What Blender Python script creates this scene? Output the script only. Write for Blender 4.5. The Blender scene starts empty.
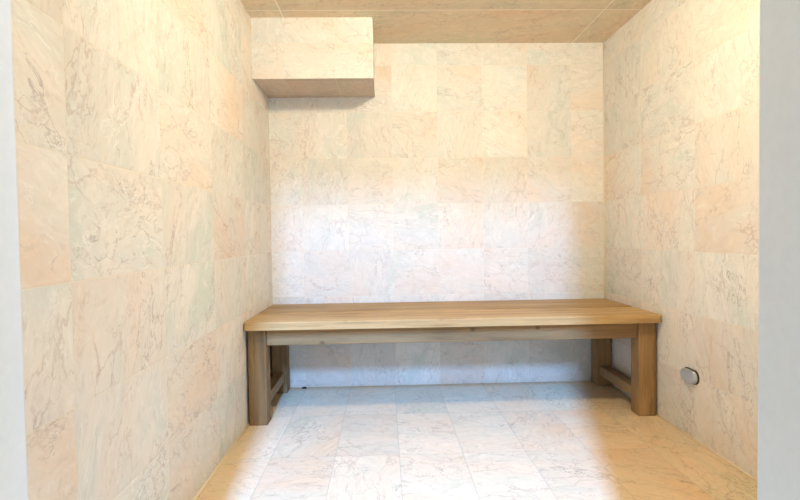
import bpy, bmesh, math, random
from mathutils import Vector, Matrix

K = 1.1                                    # metres per measured unit
W, H = 1.802, 1.8346                       # steam room width and height (measured units)
YF, YO = -2.25, -2.43                      # inner and outer face of the front wall
DX0, DX1, DZ1 = 0.179, 1.058, 1.655        # door opening
BW, BD, BZ = 0.5655, 0.346, 1.552          # boxed-in soffit on the back wall
S = bpy.context.scene
COL = S.collection
V = lambda *p: Vector(p) * K

# ------------------------------------------------------------------ node helpers
class NT:
    def __init__(s, name):
        s.m = bpy.data.materials.new(name); s.m.use_nodes = True
        s.t = s.m.node_tree; s.N = s.t.nodes; s.bsdf = s.N['Principled BSDF']
    def link(s, a, b): s.t.links.new(a, b)
    def put(s, sock, v):
        if hasattr(v, 'is_output'): s.link(v, sock)
        else: sock.default_value = v
    def math(s, op, a, b=0.0, clamp=False):
        n = s.N.new('ShaderNodeMath'); n.operation = op; n.use_clamp = clamp
        s.put(n.inputs[0], a); s.put(n.inputs[1], b); return n.outputs[0]
    def vmath(s, op, a, b=(0, 0, 0), scale=None):
        n = s.N.new('ShaderNodeVectorMath'); n.operation = op
        s.put(n.inputs[0], a); s.put(n.inputs[1], b)
        if scale is not None: s.put(n.inputs[3], scale)
        return n.outputs[0]
    def comb(s, x, y, z):
        n = s.N.new('ShaderNodeCombineXYZ')
        for i, v in enumerate((x, y, z)): s.put(n.inputs[i], v)
        return n.outputs[0]
    def sep(s, v):
        n = s.N.new('ShaderNodeSeparateXYZ'); s.link(v, n.inputs[0]); return n.outputs
    def noise(s, vec, scale, detail=4, rough=.55, dist=0.0, color=False):
        n = s.N.new('ShaderNodeTexNoise'); s.link(vec, n.inputs['Vector'])
        n.inputs['Scale'].default_value = scale; n.inputs['Detail'].default_value = detail
        n.inputs['Roughness'].default_value = rough; n.inputs['Distortion'].default_value = dist
        return n.outputs['Color' if color else 'Fac']
    def ramp(s, fac, stops):
        n = s.N.new('ShaderNodeValToRGB'); cr = n.color_ramp
        while len(cr.elements) < len(stops): cr.elements.new(0.5)
        for e, (p, c) in zip(cr.elements, stops):
            e.position = p; e.color = (*c, 1) if len(c) == 3 else c
        s.link(fac, n.inputs[0]); return n.outputs[0]
    def smooth(s, v, a, b, lo=0.0, hi=1.0):
        n = s.N.new('ShaderNodeMapRange'); n.interpolation_type = 'SMOOTHSTEP'
        s.put(n.inputs[0], v)
        for i, x in enumerate((a, b, lo, hi)): n.inputs[i + 1].default_value = x
        return n.outputs[0]
    def mix(s, f, a, b, mode='MIX'):
        n = s.N.new('ShaderNodeMix'); n.data_type = 'RGBA'; n.blend_type = mode
        s.put(n.inputs[0], f)
        for sock, v in ((n.inputs[6], a), (n.inputs[7], b)):
            s.put(sock, v if hasattr(v, 'is_output') else (*v, 1) if len(v) == 3 else v)
        return n.outputs[2]
    def bump(s, h, dist, strength=1.0):
        n = s.N.new('ShaderNodeBump'); n.inputs['Distance'].default_value = dist
        n.inputs['Strength'].default_value = strength
        s.link(h, n.inputs['Height']); s.link(n.outputs[0], s.bsdf.inputs['Normal'])

def stone(name, ua, va, u0, v0, pu, pv, seed, tint=(1, 1, 1), grout=(.80, .72, .58), gw=.004, rough=.38, vein=.55, gmix=.6, contrast=1.0):
    """tiled breccia marble: ua/va = axes of the wall, u0/v0 = a grid line, pu/pv = tile size"""
    n = NT(name)
    tc = n.N.new('ShaderNodeTexCoord')
    p = n.vmath('SCALE', tc.outputs['Object'], scale=1.0 / K)
    sx = n.sep(p)
    def axis(a):                            # one axis, or two run together so that a box is tiled round its edges
        if len(a) == 1: return sx['xyz'.index(a)]
        return n.math('SUBTRACT', sx['xyz'.index(a[0])], sx['xyz'.index(a[1])])
    fu, fv = axis(ua), axis(va)
    u = n.math('DIVIDE', n.math('SUBTRACT', fu, u0), pu)
    v = n.math('DIVIDE', n.math('SUBTRACT', fv, v0), pv)
    cell = n.comb(n.math('FLOOR', u), n.math('FLOOR', v), float(seed))
    wn = n.N.new('ShaderNodeTexWhiteNoise'); wn.noise_dimensions = '3D'; n.link(cell, wn.inputs[0])
    rnd = n.sep(wn.outputs['Color']); rv = wn.outputs['Value']
    # position in the slab, spun by a quarter turn or mirrored from tile to tile
    ang = n.math('MULTIPLY', n.math('FLOOR', n.math('MULTIPLY', rnd[0], 4.0)), math.pi / 2)
    ang = n.math('ADD', ang, n.math('MULTIPLY', rnd[1], .5))
    ca, sa = n.math('COSINE', ang), n.math('SINE', ang)
    ru = n.math('SUBTRACT', n.math('MULTIPLY', fu, ca), n.math('MULTIPLY', fv, sa))
    rw = n.math('ADD', n.math('MULTIPLY', fu, sa), n.math('MULTIPLY', fv, ca))
    off = n.vmath('SCALE', wn.outputs['Color'], scale=31.0)
    q = n.vmath('ADD', n.comb(ru, n.math('MULTIPLY', rw, .5), float(seed)), off)
    warp = n.vmath('SCALE', n.vmath('SUBTRACT', n.noise(q, 5.0, 3, color=True), (.5, .5, .5)), scale=.22)
    qw = n.vmath('ADD', q, warp)
    hue = n.noise(qw, 4.5, 5, .6)
    hue = n.math('ADD', n.math('MULTIPLY', n.math('SUBTRACT', hue, .5), 1.9 * contrast), n.math('ADD', .5, n.math('MULTIPLY', n.math('SUBTRACT', rv, .5), .26)))
    base = n.ramp(hue, [(.12, (.65, .68, .61)), (.32, (.72, .70, .65)), (.5, (.745, .70, .63)), (.66, (.75, .665, .59)), (.84, (.75, .60, .47))])
    # milky clouds and a fine sugary grain
    cl = n.smooth(n.noise(qw, 9.0, 6, .65), .42, .68)
    base = n.mix(n.math('MULTIPLY', cl, .42), base, (.86, .82, .76))
    gr = n.noise(qw, 46.0, 5, .7)
    base = n.mix(n.smooth(gr, .52, .72, 0, .38 * contrast), base, (.56, .47, .40))
    base = n.mix(n.smooth(gr, .48, .30, 0, .35), base, (.90, .87, .83))
    # veins: thin ridges where warped noise crosses its middle, and a fine crackle
    def ridge(sc, w, d):
        r = n.math('ABSOLUTE', n.math('SUBTRACT', n.noise(qw, sc, d, .62, .1), .5))
        return n.smooth(r, 0.0, w, 1.0, 0.0)
    gate = n.smooth(n.noise(q, 5.5, 2), .44, .62)
    fw_ = n.vmath('SCALE', n.vmath('SUBTRACT', n.noise(q, 14.0, 4, .6, color=True), (.5, .5, .5)), scale=.09)
    vo = n.N.new('ShaderNodeTexVoronoi'); vo.feature = 'DISTANCE_TO_EDGE'; vo.inputs['Scale'].default_value = 11.0
    n.link(n.vmath('ADD', q, fw_), vo.inputs['Vector'])
    crack = n.math('MULTIPLY', n.smooth(vo.outputs['Distance'], 0.0, .035, 1.0, 0.0), n.smooth(n.noise(q, 7.0, 3), .40, .62))
    v1 = n.math('MULTIPLY', ridge(6.5, .009, 6), gate)
    v2 = n.math('MULTIPLY', ridge(15.0, .014, 6), n.smooth(n.noise(q, 7.5, 2), .42, .64))
    base = n.mix(n.math('MULTIPLY', v2, vein * .75), base, (.46, .33, .27))
    base = n.mix(n.math('MULTIPLY', crack, vein * .8), base, (.47, .36, .31))
    base = n.mix(n.math('MULTIPLY', v1, vein * 1.1), base, (.36, .30, .29))
    v3 = n.math('MULTIPLY', ridge(10.0, .012, 5), n.smooth(n.noise(q, 4.5, 2), .54, .40))
    base = n.mix(n.math('MULTIPLY', v3, .5), base, (.92, .90, .86))
    # each tile a little lighter or darker
    val = n.math('ADD', .93, n.math('MULTIPLY', rnd[2], .12))
    base = n.mix(1.0, base, n.comb(val, val, val), 'MULTIPLY')
    base = n.mix(1.0, base, tint, 'MULTIPLY')
    # joints
    def edge(t, pitch):
        f = n.math('FRACT', t)
        return n.math('MULTIPLY', n.math('MINIMUM', f, n.math('SUBTRACT', 1.0, f)), pitch)
    e = n.math('MINIMUM', edge(u, pu), edge(v, pv))
    j = n.smooth(e, gw * .25, gw * .6, 1.0, 0.0)
    base = n.mix(n.math('MULTIPLY', j, gmix), base, grout)
    n.link(base, n.bsdf.inputs['Base Color'])
    n.link(n.math('ADD', rough, n.math('MULTIPLY', gr, .25)), n.bsdf.inputs['Roughness'])
    n.bsdf.inputs['Specular IOR Level'].default_value = .3
    h = n.math('SUBTRACT', n.math('MULTIPLY', gr, .25), j)
    n.bump(h, .0012, .6)
    return n.m

def wood(name, axis, c0, c1, c2, seed, scale=1.0, knots=.6):
    n = NT(name)
    tc = n.N.new('ShaderNodeTexCoord')
    p = tc.outputs['Object']
    sc = [13.0, 13.0, 13.0]; sc['xyz'.index(axis)] = .9
    q = n.vmath('ADD', n.vmath('MULTIPLY', p, tuple(x * scale for x in sc)), (seed * 3.7, seed * 1.3, seed * 2.1))
    w = n.vmath('SCALE', n.noise(q, .8, 3, color=True), scale=1.3)
    g = n.noise(n.vmath('ADD', q, w), 1.6, 6, .62)
    col = n.ramp(g, [(.28, c0), (.5, c1), (.72, c2)])
    f = n.noise(n.vmath('MULTIPLY', q, (3.2, 3.2, 3.2)), 2.0, 4, .7)
    col = n.mix(n.smooth(f, .5, .75, 0, .55), col, tuple(x * .5 for x in c0))
    big = n.noise(p, 2.2, 2)
    col = n.mix(n.smooth(big, .35, .65, 0, .3), col, c2)
    kn = n.N.new('ShaderNodeTexVoronoi'); kn.inputs['Scale'].default_value = 1.0
    ks = [9.0, 9.0, 9.0]; ks['xyz'.index(axis)] = 7.0
    n.link(n.vmath('ADD', n.vmath('MULTIPLY', p, tuple(ks)), (seed, seed * .7, 0)), kn.inputs['Vector'])
    col = n.mix(n.smooth(kn.outputs['Distance'], .04, .13, knots, 0), col, tuple(x * .45 for x in c0))
    n.link(col, n.bsdf.inputs['Base Color'])
    n.bsdf.inputs['Roughness'].default_value = .55
    n.bsdf.inputs['Specular IOR Level'].default_value = .3
    n.bump(n.math('ADD', g, n.math('MULTIPLY', f, .5)), .0016, .5)
    return n.m

def paint(name, c, rough=.4, metal=0.0, bumpy=True):
    n = NT(name)
    tc = n.N.new('ShaderNodeTexCoord')
    f = n.noise(tc.outputs['Object'], 60, 4)
    n.link(n.mix(n.smooth(f, .3, .7), tuple(x * .97 for x in c), c), n.bsdf.inputs['Base Color'])
    n.bsdf.inputs['Roughness'].default_value = rough; n.bsdf.inputs['Metallic'].default_value = metal
    if bumpy: n.bump(f, .0004, .3)
    return n.m

# ------------------------------------------------------------------ mesh helpers
def add_box(bm, lo, hi, bevel=0.0, seg=2):
    """box between two measured corners"""
    a, b = V(*lo), V(*hi)
    m = Matrix.Translation((a + b) / 2) @ Matrix.Diagonal((*(b - a), 1))
    r = bmesh.ops.create_cube(bm, size=1, matrix=m)
    if bevel:
        es = list({e for v in r['verts'] for e in v.link_edges})
        bmesh.ops.bevel(bm, geom=es, offset=bevel * K, segments=seg, affect='EDGES', profile=.5)
def add_tube(bm, a, b, rad, seg=10):
    a, b = V(*a), V(*b); d = b - a
    m = Matrix.Translation((a + b) / 2) @ d.to_track_quat('Z', 'Y').to_matrix().to_4x4()
    bmesh.ops.create_cone(bm, cap_ends=True, segments=seg, radius1=rad * K, radius2=rad * K, depth=d.length, matrix=m)
def obj(name, bm, mat, parent=None, smooth=False, origin=None):
    bmesh.ops.recalc_face_normals(bm, faces=bm.faces)
    me = bpy.data.meshes.new(name)
    if origin is not None: bmesh.ops.translate(bm, vec=-Vector(origin), verts=bm.verts)
    bm.to_mesh(me); bm.free(); me.materials.append(mat)
    if smooth:
        for f in me.polygons: f.use_smooth = True
    o = bpy.data.objects.new(name, me); COL.objects.link(o)
    if origin is not None: o.location = origin
    if parent: o.parent = parent
    return o
def struct(name, bm, mat, smooth=False):
    o = obj(name, bm, mat, smooth=smooth); o['kind'] = 'structure'; return o
def boxes(*bs):
    bm = bmesh.new()
    for b in bs: add_box(bm, *b)
    return bm

# ------------------------------------------------------------------ the room
T = .12
m_back  = stone('marble_tiles_back', 'x', 'z', .171, .2445, .2423, .2455, 3, vein=.45, gmix=.4)
m_left  = stone('marble_tiles_left', 'y', 'z', -1.404, .0, .435, .2447, 11, vein=.6, gmix=.45)
m_right = stone('marble_tiles_right', 'y', 'z', -.418, .0, .435, .2447, 127, vein=.6, gmix=.45)
m_floor = stone('marble_tiles_floor', 'x', 'y', .411, -.01, .2365, .4555, 42, grout=(.36, .31, .26), gw=.003, vein=.65, gmix=.42, tint=(.95, .78, .56), contrast=1.15)
m_ceil  = stone('marble_tiles_ceiling', 'x', 'y', .150, -.425, 1.48, .47, 57, gw=.007, gmix=.9, grout=(.92, .84, .70), tint=(1.0, .86, .65))
m_front = stone('marble_tiles_front', 'x', 'z', .171, .2445, .2423, .2455, 71)
m_soff  = stone('marble_tiles_soffit', 'xy', 'zy', .145 + BD, 1.717 + BD, .2423, .2455, 83, vein=.5, gmix=.4)
m_soff_shaded = stone('marble_tiles_soffit_shaded', 'x', 'y', .145, -.3, .2423, .2455, 57, vein=.5, gmix=.4, tint=(.80, .67, .57))  # darker brown tint puts the underside's shade into the tile colour
m_caulk = paint('cream_caulk', (.80, .66, .46), .6)
m_frame = paint('white_enamel', (.72, .725, .72), .35, bumpy=False)

struct('floor', boxes(((-T, YO, -T), (W + T, T, 0))), m_floor)
struct('ceiling', boxes(((-T, YO, H), (W + T, T, H + T))), m_ceil)
struct('wall_back', boxes(((-T, 0, 0), (W + T, T, H))), m_back)
struct('wall_left', boxes(((-T, YO, 0), (0, 0, H))), m_left)
struct('wall_right', boxes(((W, YO, 0), (W + T, 0, H))), m_right)
FT = .05                                   # width of the door lining
struct('wall_front', boxes(((0, YO, 0), (DX0 - FT, YF, H)), ((DX1 + FT, YO, 0), (W, YF, H)),
                           ((DX0 - FT, YO, DZ1 + FT), (DX1 + FT, YF, H))), m_front)
# white door lining: one jamb each side and the head
def jamb(x0, x1, s):
    bm = bmesh.new()
    add_box(bm, (x0, YO - .02, 0), (x1, YF + .004, DZ1), .006, 3)
    add_box(bm, (x0 - (.03 if s < 0 else 0), YO - .035, 0), (x1 + (.03 if s > 0 else 0), YO - .0005, DZ1 + .0), .005, 2)
    if s > 0: add_box(bm, (x0 - .062, YO - .034, 0), (x0 + .01, YO - .004, DZ1), .004, 2)   # unseen stop added to keep hall light off this jamb
    else: add_box(bm, (x1 - .01, YO - .034, 0), (x1 + .014, YO - .004, DZ1), .004, 2)  # unseen added lip, shades the left jamb from the hall light
    return bm
struct('trim_1', jamb(DX0 - FT, DX0, -1), m_frame)
struct('trim_2', jamb(DX1, DX1 + FT, 1), m_frame)
bm = bmesh.new(); add_box(bm, (DX0 - FT, YO - .02, DZ1), (DX1 + FT, YF + .004, DZ1 + FT), .006, 3)
struct('trim_3', bm, m_frame)
# soffit box hung in the back left corner
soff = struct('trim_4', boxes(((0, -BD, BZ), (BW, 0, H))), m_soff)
soff.data.materials.append(m_soff_shaded)
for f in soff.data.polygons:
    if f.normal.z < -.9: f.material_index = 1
# sealant beads in the corners
def bead(name, pts, r):
    bm = bmesh.new()
    for a, b in pts: add_tube(bm, a, b, r, 8)
    return struct(name, bm, m_caulk, True)
bead('baseboard_left', [((.001, 0, .001), (.001, YF, .001))], .007)
bead('baseboard_right', [((W - .001, 0, .001), (W - .001, YF, .001))], .004)
bead('trim_5', [((W - .0005, -.0005, 0), (W - .0005, -.0005, H))], .004)

# ------------------------------------------------------------------ the bench
HS, TH = .455, .035                        # seat height, slab thickness
LX0, LX1 = .010, W - .010                  # outer faces of the legs
FY, RY = -.577, -.028                      # front face of front legs, back face of rear legs
LW = .078
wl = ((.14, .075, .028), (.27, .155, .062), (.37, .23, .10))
wt = ((.27, .15, .055), (.44, .27, .11), (.57, .38, .17))
m_seat = [wood('teak_seat_%d' % i, 'x', *[tuple(v * (1, .86)[i] for v in c) for c in wt], seed=i * 5 + 2, knots=.25) for i in range(2)]
m_leg = [wood('teak_leg_%d' % i, 'z', *[tuple(v * k for v in c) for c in wl], seed=i * 7 + 1) for i, k in enumerate((.74, 1.12, .8, 1.0))]  # left legs darkened, front right lightened, balancing their lighting in the wood colour
m_apr = wood('teak_apron', 'x', *wl, seed=9)
m_str = wood('teak_stretcher', 'y', *wl, seed=13)
bench = bpy.data.objects.new('wooden_bench', None); COL.objects.link(bench)
bench.location = V(W / 2, -.30, 0); bench.empty_display_size = .2
bench['label'] = 'long brown slatted wooden bench standing across the room against the back wall'
bench['category'] = 'bench'
def part(name, bm, mat, smooth=False, label=None, parent=bench):
    o = obj(name, bm, mat, smooth=smooth)
    o.parent = parent
    o.matrix_parent_inverse = Matrix.Translation(-parent_world(parent))
    if label: o['label'] = label
    return o
def parent_world(p):
    v = Vector()
    while p: v = v + p.location; p = p.parent
    return v
# two wide seat boards with a groove between them, corners eased
def board(y0, y1, front):
    bm = bmesh.new()
    x0, x1 = .004, W - .004
    c = .016 if front else .004
    pts = [(x0, y1), (x1, y1), (x1, y0 + c), (x1 - c * .35, y0 + c * .3), (x1 - c, y0), (x0 + c, y0), (x0 + c * .35, y0 + c * .3), (x0, y0 + c)]
    vs = [bm.verts.new(V(x, y, HS - TH)) for x, y in pts]
    f = bm.faces.new(vs)
    r = bmesh.ops.extrude_face_region(bm, geom=[f])
    bmesh.ops.translate(bm, verts=[v for v in r['geom'] if isinstance(v, bmesh.types.BMVert)], vec=(0, 0, TH * K))
    es = [e for e in bm.edges if abs(e.verts[0].co.z - e.verts[1].co.z) < 1e-5 and e.verts[0].co.z > (HS - .01) * K]
    bmesh.ops.bevel(bm, geom=es, offset=.006 * K, segments=3, affect='EDGES', profile=.5)
    return bm
GY = -.352
part('seat_board', board(-.622, GY - .013, True), m_seat[0])
part('seat_board', board(GY + .013, -.022, False), m_seat[1])
def leg(x0, y0): return boxes(((x0, y0, 0), (x0 + LW, y0 + LW, HS - TH), .004, 2))
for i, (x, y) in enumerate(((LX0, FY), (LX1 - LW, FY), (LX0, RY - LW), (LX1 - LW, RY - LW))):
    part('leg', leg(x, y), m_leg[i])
AZ = .345
part('front_apron', boxes(((LX0 + LW, FY + .010, AZ), (LX1 - LW, FY + .036, HS - TH), .003, 2)), m_apr)
part('rear_apron', boxes(((LX0 + LW, RY - .036, AZ), (LX1 - LW, RY - .010, HS - TH), .003, 2)), m_apr)
for x in (LX0 + .024, LX1 - .050):
    part('side_apron', boxes(((x, FY + LW, AZ), (x + .026, RY - LW, HS - TH), .003, 2)), m_str)
for x in (LX0 + .014, LX1 - LW + .014):
    part('stretcher', boxes(((x, FY + LW, .060), (x + .050, RY - LW, .108), .003, 2)), m_str)

# ------------------------------------------------------------------ small fittings
m_chrome = paint('brushed_chrome', (.60, .61, .60), .42, .7, bumpy=False)
m_dark = paint('dark_rubber', (.03, .03, .032), .5)
def obround(bm, cy, cz, hl, r, x0, x1, inset=0.0):
    """rounded oblong plate on the right wall, from x0 (wall side) out to x1"""
    n = 12; pts = []
    for s in (1, -1):
        for k in range(n + 1):
            a = -math.pi / 2 + math.pi * k / n
            pts.append((s * (hl - r) + s * math.cos(a) * r, s * math.sin(a) * r))
    def ring(x, sc): return [bm.verts.new(V(x, cy + p[0] * sc, cz + p[1] * sc)) for p in pts]
    rs = [ring(x0, 1.0), ring(x0 + (x1 - x0) * .7, 1.0), ring(x0 + (x1 - x0) * .93, .95), ring(x1, .84)]
    for a, b in zip(rs, rs[1:]):
        for i in range(len(pts)): bm.faces.new((a[i], a[(i + 1) % len(pts)], b[(i + 1) % len(pts)], b[i]))
    bm.faces.new(rs[-1]); bm.faces.new(list(reversed(rs[0])))
fit = bpy.data.objects.new('wall_fitting', None); COL.objects.link(fit)
fy, fz = -.832, .246
fit.location = V(W, fy, fz); fit.empty_display_size = .05
fit['label'] = 'small rounded oblong chrome fitting with dark gasket low on the right wall'
fit['category'] = 'wall fitting'
bm = bmesh.new(); obround(bm, fy, fz, .053, .0275, W - .0003, W - .007)
part('gasket', bm, m_dark, label='thin dark gasket around the chrome cover', parent=fit)
bm = bmesh.new(); obround(bm, fy, fz, .050, .0245, W - .007, W - .019)
part('cover', bm, m_chrome, label='rounded chrome cover', parent=fit)

bm = bmesh.new()
bmesh.ops.create_uvsphere(bm, u_segments=16, v_segments=8, radius=1,
    matrix=Matrix.Translation(V(.163, -.022, .0)) @ Matrix.Diagonal((.014 * K, .010 * K, .010 * K, 1)))
bmesh.ops.bisect_plane(bm, geom=bm.verts[:] + bm.edges[:] + bm.faces[:], plane_co=(0, 0, .0006), plane_no=(0, 0, -1), clear_outer=True)
bmesh.ops.holes_fill(bm, edges=[e for e in bm.edges if e.is_boundary])
plug = obj('drain_plug', bm, m_dark, smooth=True)
plug['label'] = 'tiny dark rounded plug on the floor at the foot of the back wall'
plug['category'] = 'plug'

# ------------------------------------------------------------------ light
def look(o, target): o.rotation_euler = (Vector(target) - o.location).to_track_quat('-Z', 'Y').to_euler()
def area(name, shape, size, energy, color, loc, target, spread=180):
    d = bpy.data.lights.new(name, 'AREA'); d.shape = shape; d.size = size[0] * K
    if len(size) > 1: d.size_y = size[1] * K
    d.energy = energy; d.color = color; d.spread = math.radians(spread)
    o = bpy.data.objects.new(name, d); COL.objects.link(o)
    o.location = V(*loc); look(o, V(*target))
# daylight falling in through the doorway: a tall narrow hall window, and the skylight above it
area('hall_window_light', 'RECTANGLE', (.15, .34), 250, (.26, .51, 1.0), (.353, -4.95, 2.33), (.8, -.6, .4))
area('hall_skylight', 'RECTANGLE', (.15, .34), 730, (.14, .40, 1.0), (.353, -4.95, 3.32), (.7, -.9, 0))
# unseen fill light added behind the camera to brighten under the bench
area('low_front_fill', 'RECTANGLE', (.25, .4), 14, (.66, .83, 1.0), (.66, -3.7, 1.0), (.9, 0, .2))
# unseen neutral fill added outside the door to brighten left jamb and wall
area('hall_fill', 'DISK', (.16,), 3.5, (.95, .97, 1.0), (1.02, -2.85, 2.05), (.5, -2.0, .6))
# warm tiltable downlight in the ceiling
area('ceiling_downlight', 'DISK', (.06,), 14, (1.0, .90, .66), (.98, -1.62, H - .03), (.85, 0, 1.5))
# and the round globe of the same warm lamp, which spreads light to every side
d = bpy.data.lights.new('ceiling_globe', 'POINT'); d.shadow_soft_size = .035 * K; d.energy = 22; d.color = (1.0, .90, .66)
o = bpy.data.objects.new('ceiling_globe', d); COL.objects.link(o); o.location = V(.99, -1.60, H - .08)

w = bpy.data.worlds.new('hall'); S.world = w; w.use_nodes = True
bg = w.node_tree.nodes['Background']; bg.inputs[0].default_value = (.76, .90, 1.0, 1); bg.inputs[1].default_value = .85

# ------------------------------------------------------------------ camera
F, CX, CD, CZ, yaw, pitch, roll = 536.3935, .6041, 2.8881, .8161, -.029, -.0286, -.0146
fw = Vector((-math.sin(yaw) * math.cos(pitch), math.cos(yaw) * math.cos(pitch), math.sin(pitch)))
rt = Vector((math.cos(yaw), math.sin(yaw), 0)); up = rt.cross(fw)
r2 = math.cos(roll) * rt + math.sin(roll) * up; u2 = -math.sin(roll) * rt + math.cos(roll) * up
cam = bpy.data.cameras.new('camera'); cam.sensor_width = 36; cam.lens = F / 800 * 36; cam.clip_start = .02
co = bpy.data.objects.new('camera', cam); COL.objects.link(co)
m = Matrix((r2, u2, -fw)).transposed().to_4x4(); m.translation = V(CX, -CD, CZ)
co.matrix_world = m; S.camera = co

vs = S.view_settings
vs.view_transform = 'Standard'; vs.look = 'None'; vs.exposure = 0.0; vs.gamma = 1.0; vs.use_curve_mapping = False
